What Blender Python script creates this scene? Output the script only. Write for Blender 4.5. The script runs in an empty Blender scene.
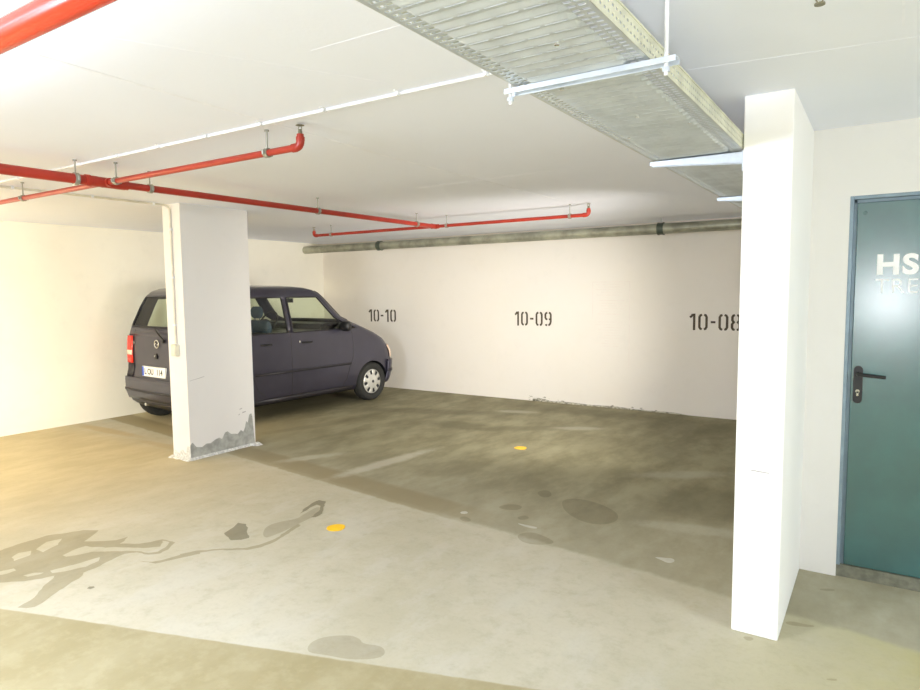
import bpy, math, random
from mathutils import Vector, Matrix
random.seed(7)
C = bpy.context.scene.collection
scene = bpy.context.scene

# ------------------------------------------------------------------ camera
F_PX, YAW, PITCH, ROLL = 646.4, 33.222, -4.813, -0.586
cam = bpy.data.cameras.new('camera'); cam.sensor_fit = 'HORIZONTAL'; cam.sensor_width = 36.0
cam.lens = F_PX / 920.0 * 36.0; cam.clip_start = 0.05
cam_o = bpy.data.objects.new('camera', cam); C.objects.link(cam_o)
y_, p_, r_ = (math.radians(a) for a in (YAW, PITCH, ROLL))
fw = Vector((-math.sin(y_)*math.cos(p_), math.cos(y_)*math.cos(p_), math.sin(p_)))
rt = Vector((math.cos(y_), math.sin(y_), 0)); up = rt.cross(fw)
r2 = rt*math.cos(r_) + up*math.sin(r_); u2 = -rt*math.sin(r_) + up*math.cos(r_)
m = Matrix((r2, u2, -fw)).transposed().to_4x4(); m.translation = Vector((0, 0, 1.6))
cam_o.matrix_world = m
scene.camera = cam_o

# ------------------------------------------------------------------ light and exposure
scene.view_settings.view_transform = 'Standard'; scene.view_settings.look = 'None'
scene.view_settings.exposure = 0.42; scene.view_settings.gamma = 1.0
scene.view_settings.use_curve_mapping = False
scene.cycles.max_bounces = 10; scene.cycles.diffuse_bounces = 7
scene.cycles.use_denoising = True
w = bpy.data.worlds.new('world'); scene.world = w; w.use_nodes = True
w.node_tree.nodes['Background'].inputs[0].default_value = (0.9, 0.92, 1.0, 1)
w.node_tree.nodes['Background'].inputs[1].default_value = 0.3

def area(name, loc, size, power, color, target=None, sy=None, spread=180):
    l = bpy.data.lights.new(name, 'AREA'); l.energy = power; l.color = color
    l.shape = 'RECTANGLE'; l.size = size; l.size_y = sy or size; l.spread = math.radians(spread)
    o = bpy.data.objects.new(name, l); C.objects.link(o); o.location = loc
    d = (Vector(target) - Vector(loc)) if target else Vector((0, 0, -1))
    o.rotation_euler = d.to_track_quat('-Z', 'Y').to_euler()
    return o
# lamps of the garage (all outside the picture)
def bulb(name, loc, power, color, radius=0.3):
    l = bpy.data.lights.new(name, 'POINT'); l.energy = power; l.color = color; l.shadow_soft_size = radius
    o = bpy.data.objects.new(name, l); C.objects.link(o); o.location = loc; return o
bulb('ceiling_lamp_left', (-7.0, 0.6, 1.95), 74, (1.0, 0.76, 0.38))
bulb('ceiling_lamp_bays', (-3.0, -0.9, 1.95), 370, (0.81, 0.91, 1.06), .4)
bulb('ceiling_lamp_right', (3.2, 1.6, 1.95), 150, (0.86, 0.93, 1.02))
# unseen fill lights added behind the right pillar to brighten bays and back wall
area('fill_light_bays', (-0.58, 6.0, 1.5), 2.4, 2, (0.97, 0.97, 0.97), target=(-4.5, 6.0, 1.0), sy=0.9, spread=140)
area('fill_light_back', (-0.60, 5.2, 1.25), 1.2, 70, (1.0, 0.95, 0.86), target=(-7.2, 8.3, 1.0), sy=0.8, spread=78)
# the camera's flash
area('camera_flash', (0.05, -0.03, 1.45), 0.10, 18, (0.92, 0.96, 1.0), target=(-1.2, 3.6, 1.8), sy=0.06)
# low warm light from the left (unseen, added for the glow low on the left wall)
area('low_warm_light', (-5.2, -0.9, 0.75), 0.3, 38, (1.0, 0.92, 0.70), target=(-8.3, 2.6, 0.5), sy=0.2, spread=75)

# ------------------------------------------------------------------ materials
class NT:
    """tiny node-expression helper"""
    def __init__(s, mat):
        mat.use_nodes = True; s.t = mat.node_tree; s.n = s.t.nodes; s.l = s.t.links
        s.bsdf = s.n['Principled BSDF']
        s.tc = s.n.new('ShaderNodeTexCoord')
        s.obj = s.tc.outputs['Object']
    def put(s, sock, v):
        if isinstance(v, (int, float)): sock.default_value = v
        elif isinstance(v, tuple): sock.default_value = v if len(v) == 4 or sock.type == 'VECTOR' else (*v, 1)
        else: s.l.new(v, sock)
    def m(s, op, a, b=0.0, c=None, clamp=False):
        n = s.n.new('ShaderNodeMath'); n.operation = op; n.use_clamp = clamp
        s.put(n.inputs[0], a); s.put(n.inputs[1], b)
        if c is not None: s.put(n.inputs[2], c)
        return n.outputs[0]
    def noise(s, scale, detail=4, rough=0.55, vec=None, dist=0.0):
        n = s.n.new('ShaderNodeTexNoise'); n.inputs['Scale'].default_value = scale
        n.inputs['Detail'].default_value = detail; n.inputs['Roughness'].default_value = rough
        n.inputs['Distortion'].default_value = dist
        s.l.new(vec or s.obj, n.inputs['Vector']); return n.outputs['Fac']
    def mapv(s, scale=(1, 1, 1), rot=(0, 0, 0), loc=(0, 0, 0)):
        n = s.n.new('ShaderNodeMapping'); n.inputs['Scale'].default_value = scale
        n.inputs['Rotation'].default_value = rot; n.inputs['Location'].default_value = loc
        s.l.new(s.obj, n.inputs['Vector']); return n.outputs[0]
    def step(s, v, a, b, lo=0.0, hi=1.0):
        n = s.n.new('ShaderNodeMapRange'); n.interpolation_type = 'SMOOTHSTEP'
        s.put(n.inputs['Value'], v); n.inputs['From Min'].default_value = a; n.inputs['From Max'].default_value = b
        n.inputs['To Min'].default_value = lo; n.inputs['To Max'].default_value = hi
        return n.outputs['Result']
    def mix(s, f, a, b, mode='MIX'):
        n = s.n.new('ShaderNodeMix'); n.data_type = 'RGBA'; n.blend_type = mode
        s.put(n.inputs[0], f); s.put(n.inputs[6], a); s.put(n.inputs[7], b)
        return n.outputs[2]
    def bump(s, h, strength=0.2, dist=0.01):
        n = s.n.new('ShaderNodeBump'); n.inputs['Strength'].default_value = strength
        n.inputs['Distance'].default_value = dist; s.l.new(h, n.inputs['Height'])
        s.l.new(n.outputs[0], s.bsdf.inputs['Normal'])

def mat(name, col, rough=0.5, metal=0.0, spec=0.5, coat=0.0, emit=None, var=0.06, vs=12.0, bump=0.0):
    M = bpy.data.materials.new(name); N = NT(M); b = N.bsdf
    if var:
        f = N.noise(vs)
        c2 = tuple(max(0, c*(1-var*2)) for c in col); c1 = tuple(min(1, c*(1+var)) for c in col)
        N.put(b.inputs['Base Color'], N.mix(N.step(f, .3, .7), c2, c1))
    else: b.inputs['Base Color'].default_value = (*col, 1)
    b.inputs['Roughness'].default_value = rough; b.inputs['Metallic'].default_value = metal
    b.inputs['Specular IOR Level'].default_value = spec; b.inputs['Coat Weight'].default_value = coat
    if emit:
        b.inputs['Emission Color'].default_value = (*emit[0], 1); b.inputs['Emission Strength'].default_value = emit[1]
    if bump: N.bump(N.noise(vs*6), bump)
    return M

def wall_mat(name, col, warm, dirt=0.05, zdirt=None):
    M = bpy.data.materials.new(name); N = NT(M)
    a = N.noise(0.7, 5, .6); b = N.noise(5, 6, .65); g = N.noise(60, 3)
    c = N.mix(N.step(a, .35, .7), col, warm)
    c = N.mix(N.m('MULTIPLY', N.step(b, .5, .8), dirt*4), c, tuple(x*.86 for x in col))
    N.put(N.bsdf.inputs['Base Color'], c); N.bsdf.inputs['Roughness'].default_value = .75
    N.bsdf.inputs['Specular IOR Level'].default_value = .25
    N.bump(g, .12, .004)
    return M

M_wall = wall_mat('painted_plaster', (.84, .80, .74), (.83, .785, .71))
M_wall_warm = wall_mat('painted_plaster_cream', (.82, .795, .70), (.80, .76, .66), dirt=.09)
M_wall_stair = wall_mat('painted_plaster_white', (.78, .765, .735), (.76, .745, .70), dirt=.06)
M_ceil = wall_mat('painted_ceiling', (.85, .875, .965), (.835, .86, .945), dirt=.015)
M_ceil_seam = mat('ceiling_seam', (.87, .89, .97), .7, var=.03)
M_pillar = wall_mat('pillar_paint', (.76, .735, .70), (.745, .72, .685), dirt=.04)
M_pillar2 = wall_mat('pillar_paint_white', (.88, .875, .84), (.88, .86, .82), dirt=.04)
M_damp = mat('damp_concrete', (.40, .40, .36), .85, var=.12, vs=14, bump=.15)
M_peel = mat('peeled_plaster', (.50, .47, .38), .85, var=.3, vs=40)
M_lip = mat('pale_mortar', (.66, .65, .60), .85, var=.15, vs=40)
M_faded = mat('faded_print', (.835, .77, .71), .8, var=.02)
M_scuff = mat('grey_scuff', (.45, .42, .40), .8, var=.1)

def floor_mat(name, mul, tint=(1, 1, 1)):
    M = bpy.data.materials.new(name); N = NT(M)
    sx = N.n.new('ShaderNodeSeparateXYZ'); N.l.new(N.obj, sx.inputs[0]); X, Y = sx.outputs[0], sx.outputs[1]
    n1 = N.noise(.9, 5, .6); n2 = N.noise(3.5, 6, .65, N.mapv((1, .45, 1), (0, 0, .5))); n3 = N.noise(45, 4, .7)
    n4 = N.noise(9, 5, .7)
    wob = N.m('MULTIPLY', N.m('SUBTRACT', N.noise(7, 5, .7), .5), .08)
    # seam 1: pale aisle slab against the darker bay slab
    s1 = N.m('ADD', N.m('ADD', Y, N.m('MULTIPLY', X, .128)), wob)
    bay = N.step(s1, 3.36, 3.42)
    band = N.m('MULTIPLY', N.step(s1, 3.32, 3.36), N.step(s1, 3.60, 3.68, 1, 0))
    band = N.m('MULTIPLY', band, N.step(X, -2.0, -2.9))
    s2 = N.m('ADD', N.m('SUBTRACT', Y, N.m('MULTIPLY', X, .328)), N.m('MULTIPLY', wob, .25))
    fore = N.step(s2, 2.60, 2.585)
    pale = N.mix(N.step(n1, .35, .68), (.43, .395, .285), (.505, .47, .36))
    olive = N.mix(N.step(n2, .35, .68), (.305, .26, .138), (.35, .305, .178))
    dark = N.mix(N.step(n2, .32, .68), (.175, .157, .082), (.30, .275, .165))
    fore_r = N.m('MULTIPLY', N.step(X, -1.0, .6), N.step(n1, .35, .6, .4, 1))
    pale = N.mix(N.m('MULTIPLY', N.step(n4, .45, .65), .28), pale, (.35, .325, .23))
    pale = N.mix(N.m('MULTIPLY', N.step(n2, .48, .66), .4), pale, (.52, .50, .42))
    olive = N.mix(N.m('MULTIPLY', N.step(n4, .45, .65), .25), olive, (.47, .42, .27))
    c = N.mix(fore, pale, olive)
    c = N.mix(fore_r, c, (.395, .355, .155))
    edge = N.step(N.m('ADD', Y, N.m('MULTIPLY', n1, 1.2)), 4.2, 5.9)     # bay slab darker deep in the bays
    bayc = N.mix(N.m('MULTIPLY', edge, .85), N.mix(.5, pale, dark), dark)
    # the left bays are paler and yellower
    bayc = N.mix(N.m('MULTIPLY', N.step(X, -4.8, -6.8), N.step(Y, 6.5, 4.6)), bayc, (.50, .43, .26))
    c = N.mix(bay, c, bayc)
    c = N.mix(N.m('MULTIPLY', band, .75), c, (.26, .215, .12))
    c = N.mix(N.m('MULTIPLY', N.step(X, -3.2, -6.2), N.step(Y, 4.2, 3.6)), c, N.mix(N.step(n2, .35, .68), (.46, .38, .22), (.54, .45, .275)))  # warm light at the left put into the floor colour
    def blot(cx, cy, rx, ry, ang, col, k, soft=.6):
        nonlocal c
        ca, sa = math.cos(ang), math.sin(ang)
        dx = N.m('SUBTRACT', X, cx); dy = N.m('SUBTRACT', Y, cy)
        u = N.m('DIVIDE', N.m('ADD', N.m('MULTIPLY', dx, ca), N.m('MULTIPLY', dy, sa)), rx)
        v = N.m('DIVIDE', N.m('SUBTRACT', N.m('MULTIPLY', dy, ca), N.m('MULTIPLY', dx, sa)), ry)
        d = N.m('SQRT', N.m('ADD', N.m('MULTIPLY', u, u), N.m('MULTIPLY', v, v)))
        d = N.m('ADD', d, N.m('MULTIPLY', N.m('SUBTRACT', n4, .5), .8))
        c = N.mix(N.m('MULTIPLY', N.step(d, 1-soft, 1.15, 1, 0), k), c, col)
    D = (.135, .12, .065); L = (.56, .53, .43)
    blot(-4.2, 6.35, .50, .26, .1, D, .65)
    blot(-1.05, 4.9, .50, .45, .3, D, .45, .5)
    blot(-3.3, 7.9, 1.5, .30, 0, D, .55)
    blot(-1.6, 7.6, 1.2, .6, 0, D, .35)
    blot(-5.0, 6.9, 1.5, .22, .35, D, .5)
    blot(-3.4, 6.6, .9, .16, .6, D, .45)
    blot(-2.2, 6.3, .7, .5, .0, D, .35)
    blot(-2.4, 5.2, .8, .35, .4, D, .25)
    blot(-3.85, 4.6, .11, .75, -.12, L, .65)
    blot(-4.6, 4.35, .10, .4, -.5, L, .4)
    blot(-2.9, 6.9, .35, .12, .5, L, .4)
    blot(-4.0, 7.45, .30, .12, .3, L, .4)
    blot(-1.4, 5.6, .5, .14, .6, L, .25)
    blot(-1.0, 4.35, .45, .11, .2, L, .3)
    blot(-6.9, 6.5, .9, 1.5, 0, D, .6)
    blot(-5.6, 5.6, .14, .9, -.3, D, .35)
    blot(-7.6, 4.0, .8, .10, 0, (.42, .30, .14), .6)
    blot(-6.2, 3.9, .7, .08, 0, (.42, .30, .14), .4)
    c = N.mix(N.m('MULTIPLY', N.step(n4, .55, .8), .22), c, (.30, .25, .15))
    c = N.mix(N.m('MULTIPLY', N.step(n3, .45, .75), .12), c, (.25, .22, .16))
    c = N.mix(1.0, c, tuple(mul*t for t in tint), 'MULTIPLY')
    N.put(N.bsdf.inputs['Base Color'], c); N.bsdf.inputs['Roughness'].default_value = .7
    N.bsdf.inputs['Specular IOR Level'].default_value = .3
    N.bump(n3, .12, .003)
    return M
M_floor = floor_mat('concrete_floor', 1.0)
M_st_d = floor_mat('damp_stain', .70, (1.0, .97, .86)); M_st_k = floor_mat('dark_stain', .50, (1, .98, .88))
M_st_m = floor_mat('faint_stain', .78, (1, .985, .94)); M_st_b = floor_mat('dry_concrete', 1.0); M_st_w = mat('white_spill', (.52, .50, .42), .8)

M_red = mat('red_pipe_paint', (.37, .028, .014), .33, spec=.5, vs=5)
M_red_big = mat('red_gloss_pipe_paint', (.72, .040, .012), .22, vs=4)
M_steel = mat('galvanised_steel', (.60, .64, .66), .42, metal=.5, var=.05, vs=9)
M_strut = mat('galvanised_strut', (.66, .72, .80), .4, metal=.5, var=.06)
M_traywhite = mat('tray_side_zinc', (.66, .66, .52), .5, metal=.4, var=.08)
M_clamp = mat('clamp_steel', (.34, .34, .29), .45, metal=.6)
M_brass = mat('dull_brass', (.25, .24, .17), .5, metal=.7)
M_duct = mat('grey_green_pipe', (.36, .36, .28), .45, metal=.35, var=.18, vs=5)
M_coupling = mat('dark_coupling', (.07, .09, .065), .5)
M_conduit = mat('pale_conduit', (.76, .765, .78), .6)
M_conduit_grey = mat('grey_conduit', (.68, .64, .54), .55)
M_boxgrey = mat('switch_plastic', (.68, .64, .50), .5)
M_black = mat('black_plastic', (.012, .012, .014), .4)
M_dark = mat('dark_grey_plastic', (.035, .036, .04), .5)
M_stencil = mat('stencil_paint', (.085, .065, .04), .8, var=.15, vs=30)
M_yellow = mat('yellow_marker_paint', (.95, .56, .01), .5)
M_letter = mat('white_lettering', (.92, .93, .92), .5)
M_letter2 = mat('pale_lettering', (.88, .91, .92), .5)
M_frame = mat('door_frame_steel', (.24, .32, .38), .4, metal=.2)

def door_mat():
    M = bpy.data.materials.new('teal_door_paint'); N = NT(M)
    a = N.noise(3, 5, .6); g = N.noise(120, 3)
    N.put(N.bsdf.inputs['Base Color'], N.mix(N.step(a, .3, .7), (.007, .088, .092), (.012, .115, .118)))
    N.bsdf.inputs['Roughness'].default_value = .42; N.bsdf.inputs['Specular IOR Level'].default_value = .6
    N.bump(g, .25, .002)
    N.bsdf.inputs['Coat Weight'].default_value = 1.0; N.bsdf.inputs['Coat Roughness'].default_value = .25; N.bsdf.inputs['Coat IOR'].default_value = 1.9
    return M
M_door = door_mat()
M_paint = mat('aubergine_car_paint', (.044, .041, .064), .36, metal=.4, coat=.6, var=.05, vs=3)
M_trim = mat('car_trim', (.022, .02, .026), .45)
M_tyre = mat('tyre_rubber', (.02, .02, .018), .8, bump=.3)
M_hub = mat('silver_wheel_cover', (.62, .61, .57), .35, metal=.4)
M_lampred = mat('red_lamp_lens', (.75, .035, .02), .18)
M_lampclear = mat('clear_lamp_lens', (.80, .62, .48), .15)
M_chrome = mat('chrome', (.75, .75, .72), .15, metal=.9, var=0)
M_seat = mat('blue_grey_seat_cloth', (.055, .085, .13), .9)
M_plate = mat('plate_white', (.80, .80, .78), .4, var=0); M_plateblue = mat('plate_blue', (.02, .09, .55), .4, var=0)

def glass_mat():
    M = bpy.data.materials.new('tinted_car_glass'); M.use_nodes = True; t = M.node_tree
    t.nodes.clear(); o = t.nodes.new('ShaderNodeOutputMaterial'); mx = t.nodes.new('ShaderNodeMixShader')
    tr = t.nodes.new('ShaderNodeBsdfTransparent'); gl = t.nodes.new('ShaderNodeBsdfGlossy')
    lw = t.nodes.new('ShaderNodeLayerWeight'); lw.inputs['Blend'].default_value = .5
    pw = t.nodes.new('ShaderNodeMath'); pw.operation = 'POWER'; pw.inputs[1].default_value = 5; t.links.new(lw.outputs['Facing'], pw.inputs[0])
    fr = t.nodes.new('ShaderNodeMath'); fr.operation = 'MULTIPLY_ADD'; fr.inputs[1].default_value = .7; fr.inputs[2].default_value = .05; t.links.new(pw.outputs[0], fr.inputs[0])
    tr.inputs[0].default_value = (.90, .95, .86, 1); gl.inputs['Roughness'].default_value = .03
    t.links.new(fr.outputs[0], mx.inputs[0]); t.links.new(tr.outputs[0], mx.inputs[1]); t.links.new(gl.outputs[0], mx.inputs[2])
    t.links.new(mx.outputs[0], o.inputs[0]); return M
M_glass = glass_mat()

# ------------------------------------------------------------------ mesh helpers
class MB:
    def __init__(s): s.v = []; s.f = []; s.mi = []; s.k = 0
    def add(s, vs, fs, k=None):
        o = len(s.v); s.v += [tuple(v) for v in vs]
        for f in fs: s.f.append([i+o for i in f]); s.mi.append(s.k if k is None else k)
        return s
    def box(s, a, b, k=None):
        x0, y0, z0 = a; x1, y1, z1 = b
        vs = [(x0,y0,z0),(x1,y0,z0),(x1,y1,z0),(x0,y1,z0),(x0,y0,z1),(x1,y0,z1),(x1,y1,z1),(x0,y1,z1)]
        return s.add(vs, [(0,3,2,1),(4,5,6,7),(0,1,5,4),(1,2,6,5),(2,3,7,6),(3,0,4,7)], k)
    def tube(s, pts, r, n=16, cap=True, k=None):
        pts = [Vector(p) for p in pts]; rs = r if isinstance(r, (list, tuple)) else [r]*len(pts)
        rings = []; prev = None
        for i, p in enumerate(pts):
            t = ((pts[min(i+1, len(pts)-1)] - p).normalized() + (p - pts[max(i-1, 0)]).normalized()).normalized()
            if prev is None:
                a = Vector((0, 0, 1)) if abs(t.z) < .9 else Vector((1, 0, 0)); u = t.cross(a).normalized()
            else: u = (prev - t*prev.dot(t)).normalized()
            prev = u; v = t.cross(u)
            rings.append([p + (u*math.cos(2*math.pi*j/n) + v*math.sin(2*math.pi*j/n))*rs[i] for j in range(n)])
        vs = [q for R in rings for q in R]; fs = []
        for i in range(len(rings)-1):
            for j in range(n):
                fs.append((i*n+j, i*n+(j+1) % n, (i+1)*n+(j+1) % n, (i+1)*n+j))
        if cap: fs += [tuple(range(n-1, -1, -1)), tuple((len(rings)-1)*n+j for j in range(n))]
        return s.add(vs, fs, k)
    def grid(s, rows, k=None, closed=False):
        n = len(rows[0]); vs = [q for R in rows for q in R]; fs = []
        for i in range(len(rows)-1):
            for j in range(n if closed else n-1):
                fs.append((i*n+j, i*n+(j+1) % n, (i+1)*n+(j+1) % n, (i+1)*n+j))
        return s.add(vs, fs, k)
    def poly(s, pts, k=None): return s.add(pts, [tuple(range(len(pts)))], k)
    def slab(s, pts, off, k=None):
        off = Vector(off); n = len(pts); vs = [Vector(p) for p in pts] + [Vector(p)+off for p in pts]
        fs = [tuple(range(n-1, -1, -1)), tuple(range(n, 2*n))] + [(i, (i+1) % n, n+(i+1) % n, n+i) for i in range(n)]
        return s.add(vs, fs, k)
    def build(s, name, mats, parent=None, smooth=None, bevel=0.0, fix=True, kind=None):
        me = bpy.data.meshes.new(name); me.from_pydata(s.v, [], s.f); me.update()
        for M in (mats if isinstance(mats, (list, tuple)) else [mats]): me.materials.append(M)
        for p, k in zip(me.polygons, s.mi): p.material_index = k
        if fix:
            import bmesh
            b = bmesh.new(); b.from_mesh(me); bmesh.ops.recalc_face_normals(b, faces=b.faces); b.to_mesh(me); b.free()
        if smooth:
            for p in me.polygons: p.use_smooth = True
            me.set_sharp_from_angle(angle=math.radians(smooth))
        o = bpy.data.objects.new(name, me); C.objects.link(o)
        if parent: o.parent = parent
        if bevel:
            md = o.modifiers.new('bevel', 'BEVEL'); md.width = bevel; md.segments = 2; md.limit_method = 'ANGLE'
        if kind: o['kind'] = kind
        return o

def thing(name, label, cat, loc=(0, 0, 0), group=None, rz=0):
    o = bpy.data.objects.new(name, None); o.empty_display_size = .1; C.objects.link(o)
    o.location = loc; o.rotation_euler = (0, 0, rz); return tag(o, label, cat, group)
def tag(o, label, cat, group=None):
    o['label'] = label; o['category'] = cat
    if group: o['group'] = group
    return o
def label(o, t): o['label'] = t; return o
def text(name, s, size, M, parent, loc, rot, bold=0.0, depth=.0008, sx=1.0, sp=1.0):
    c = bpy.data.curves.new(name, 'FONT'); c.body = s; c.size = size; c.offset = bold; c.extrude = depth
    c.space_character = sp; c.materials.append(M)
    t = bpy.data.objects.new(name, c); C.objects.link(t)
    dg = bpy.context.evaluated_depsgraph_get(); me = bpy.data.meshes.new_from_object(t.evaluated_get(dg))
    bpy.data.objects.remove(t)
    o = bpy.data.objects.new(name, me); C.objects.link(o); o.parent = parent
    if not me.materials: me.materials.append(M)
    o.location = loc; o.rotation_euler = rot; o.scale = (sx, 1, 1); return o

# ------------------------------------------------------------------ the room
XL, YB, H = -8.327, 8.318, 2.437
LX0, LX1, LY0, LY1 = -5.780, -5.507, 3.674, 4.44
RX0, RX1, RY0, YD = -0.543, -0.345, 3.126, 4.034
XR, YF = 6.0, -5.0

STAINS = [
    ('d', [(-4.573,1.552),(-4.581,1.628),(-4.589,1.707),(-4.611,1.847),(-4.612,1.987),(-4.545,2.087),(-4.504,2.172),(-4.41,2.224),(-4.339,2.141),(-4.291,2.068),(-4.242,2.099),(-4.131,2.19),(-4.126,2.268),(-4.07,2.209),(-4.053,2.17),(-3.944,2.237),(-3.906,2.293),(-3.885,2.36),(-3.763,2.372),(-3.697,2.281),(-3.683,2.217),(-3.728,2.169),(-3.824,2.151),(-3.865,2.101),(-3.844,2.003),(-3.814,1.918),(-3.804,1.82),(-3.748,1.767),(-3.712,1.687),(-3.669,1.607),(-3.626,1.542),(-3.597,1.474),(-3.617,1.444),(-3.666,1.422),(-3.693,1.493),(-3.787,1.591),(-3.908,1.712),(-3.928,1.654),(-3.979,1.581),(-4.072,1.503),(-4.149,1.465),(-4.251,1.436)]),
    ('b', [(-4.414,1.837),(-4.49,1.932),(-4.465,2.016),(-4.375,1.949),(-4.328,1.839)]),
    ('b', [(-4.405,1.696),(-4.447,1.752),(-4.419,1.812),(-4.345,1.774),(-4.334,1.68)]),
    ('b', [(-4.172,1.881),(-4.199,1.948),(-4.201,2.034),(-4.149,2.044),(-3.828,2.23),(-3.782,2.28),(-3.863,2.346),(-3.802,2.356),(-3.744,2.295),(-3.719,2.224),(-3.751,2.183),(-3.838,2.159),(-3.975,2.074),(-4.067,2.009),(-4.098,1.927),(-4.128,1.88)]),
    ('b', [(-3.998,1.729),(-3.974,1.826),(-3.947,1.988),(-3.894,1.953),(-3.874,1.869),(-3.913,1.771),(-3.953,1.72)]),
    ('b', [(-4.243,1.547),(-4.215,1.631),(-4.174,1.627),(-4.168,1.576),(-4.19,1.526)]),
    ('b', [(-4.063,1.616),(-4.046,1.669),(-4.0,1.698),(-3.996,1.672),(-4.02,1.622)]),
    ('d', [(-3.678,2.087),(-3.608,2.119),(-3.579,2.168),(-3.558,2.262),(-3.5,2.369),(-3.468,2.346),(-3.517,2.234),(-3.554,2.137),(-3.568,2.116),(-3.62,2.104)]),
    ('d', [(-3.567,2.277),(-3.529,2.363),(-3.44,2.448),(-3.296,2.563),(-3.269,2.632),(-3.26,2.737),(-3.29,2.861),(-3.328,2.977),(-3.335,3.025),(-3.304,3.018),(-3.257,2.871),(-3.228,2.747),(-3.226,2.615),(-3.265,2.539),(-3.424,2.437),(-3.51,2.333),(-3.529,2.251)]),
    ('k', [(-3.629,2.642),(-3.666,2.744),(-3.713,2.819),(-3.646,2.834),(-3.548,2.766),(-3.418,2.676),(-3.435,2.629),(-3.487,2.588)]),
    ('m', [(-3.393,2.763),(-3.492,2.876),(-3.481,2.988),(-3.418,3.092),(-3.448,3.174),(-3.495,3.382),(-3.376,3.275),(-3.351,3.149),(-3.335,3.025),(-3.316,2.884),(-3.317,2.786),(-3.325,2.734)]),
    ('k', [(-3.485,3.18),(-3.53,3.251),(-3.584,3.408),(-3.586,3.471),(-3.523,3.478),(-3.411,3.342),(-3.347,3.264),(-3.333,3.188),(-3.359,3.161),(-3.404,3.287),(-3.478,3.379),(-3.522,3.384),(-3.516,3.308),(-3.489,3.217)]),
    ('k', [(-3.58,1.726),(-3.592,1.745),(-3.573,1.76),(-3.556,1.755),(-3.555,1.732)]),
    ('m', [(-2.096,1.922),(-2.142,1.99),(-2.12,2.064),(-2.03,2.136),(-1.967,2.135),(-1.929,2.109),(-1.841,2.144),(-1.786,2.103),(-1.792,2.053),(-1.889,1.983),(-2.009,1.953)]),
    ('m', [(-2.003,4.455),(-1.916,4.545),(-1.751,4.526),(-1.603,4.446),(-1.511,4.342),(-1.485,4.206),(-1.552,4.096),(-1.675,4.089),(-1.804,4.162),(-1.915,4.277)]),
    ('m', [(-1.957,3.653),(-1.9,3.742),(-1.793,3.718),(-1.68,3.66),(-1.727,3.581),(-1.829,3.542),(-1.91,3.577)]),
    ('m', [(-2.111,3.942),(-2.083,4.001),(-2.027,3.973),(-2.039,3.915),(-2.081,3.899)]),
    ('m', [(-2.343,4.049),(-2.294,4.159),(-2.192,4.175),(-2.161,4.082),(-2.256,4.024)]),
    ('m', [(-2.259,4.525),(-2.195,4.63),(-2.095,4.497),(-2.144,4.406)]),
    ('m', [(-2.458,3.708),(-2.43,3.767),(-2.34,3.71),(-2.378,3.657)]),
    ('w', [(-2.514,3.811),(-2.489,3.859),(-2.443,3.822),(-2.476,3.781)]),
    ('w', [(-2.062,3.831),(-1.996,3.833),(-1.898,3.836),(-1.897,3.799),(-1.977,3.797)]),
    ('w', [(-1.097,3.76),(-1.039,3.781),(-0.985,3.8),(-0.968,3.753),(-0.995,3.714),(-1.039,3.737)]),
    ('m', [(-0.339,3.34),(-0.298,3.366),(-0.262,3.359),(-0.215,3.374),(-0.22,3.353),(-0.273,3.327),(-0.328,3.314)]),
    ('m', [(-0.143,2.923),(-0.103,2.946),(-0.1,2.931),(-0.131,2.915)]),
    ('m', [(-0.241,3.803),(-0.174,3.849),(-0.15,3.837),(-0.194,3.801)]),
    ('m', [(-0.489,3.087),(-0.457,3.107),(-0.434,3.094),(-0.456,3.057)]),
]
b = MB(); b.box((XL-.2, YF-.2, -.2), (XR+.2, YB+.2, 0), 0)
HZ = {'d': .0006, 'm': .0006, 'w': .0010, 'k': .0010, 'b': .0014}; KI = {'d': 1, 'k': 2, 'm': 3, 'b': 4, 'w': 5}
def rough_edge(P, amp=.012):
    Q = []
    for i, p in enumerate(P):
        q = P[(i+1) % len(P)]; d = math.hypot(q[0]-p[0], q[1]-p[1]); n = max(1, int(d/.03))
        for j in range(n):
            t = j/n; a = min(amp, d*.12) if j else 0
            Q.append((p[0]+(q[0]-p[0])*t+random.uniform(-a, a), p[1]+(q[1]-p[1])*t+random.uniform(-a, a)))
    return Q
for i, (k, P) in enumerate(STAINS):
    z = HZ[k] + i*.00001
    if k in 'mw':
        for _ in range(2):
            P = [q for a, c in zip(P, P[1:]+P[:1]) for q in ((a[0]*.75+c[0]*.25, a[1]*.75+c[1]*.25), (a[0]*.25+c[0]*.75, a[1]*.25+c[1]*.75))]
    Q = rough_edge(P, .006 if k in 'dbk' else .014)
    ar = sum(Q[a][0]*Q[(a+1) % len(Q)][1]-Q[(a+1) % len(Q)][0]*Q[a][1] for a in range(len(Q)))
    if ar < 0: Q = Q[::-1]
    b.poly([(x, y, z) for x, y in Q], KI[k])
b.build('floor', [M_floor, M_st_d, M_st_k, M_st_m, M_st_b, M_st_w], kind='structure', fix=False)

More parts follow.
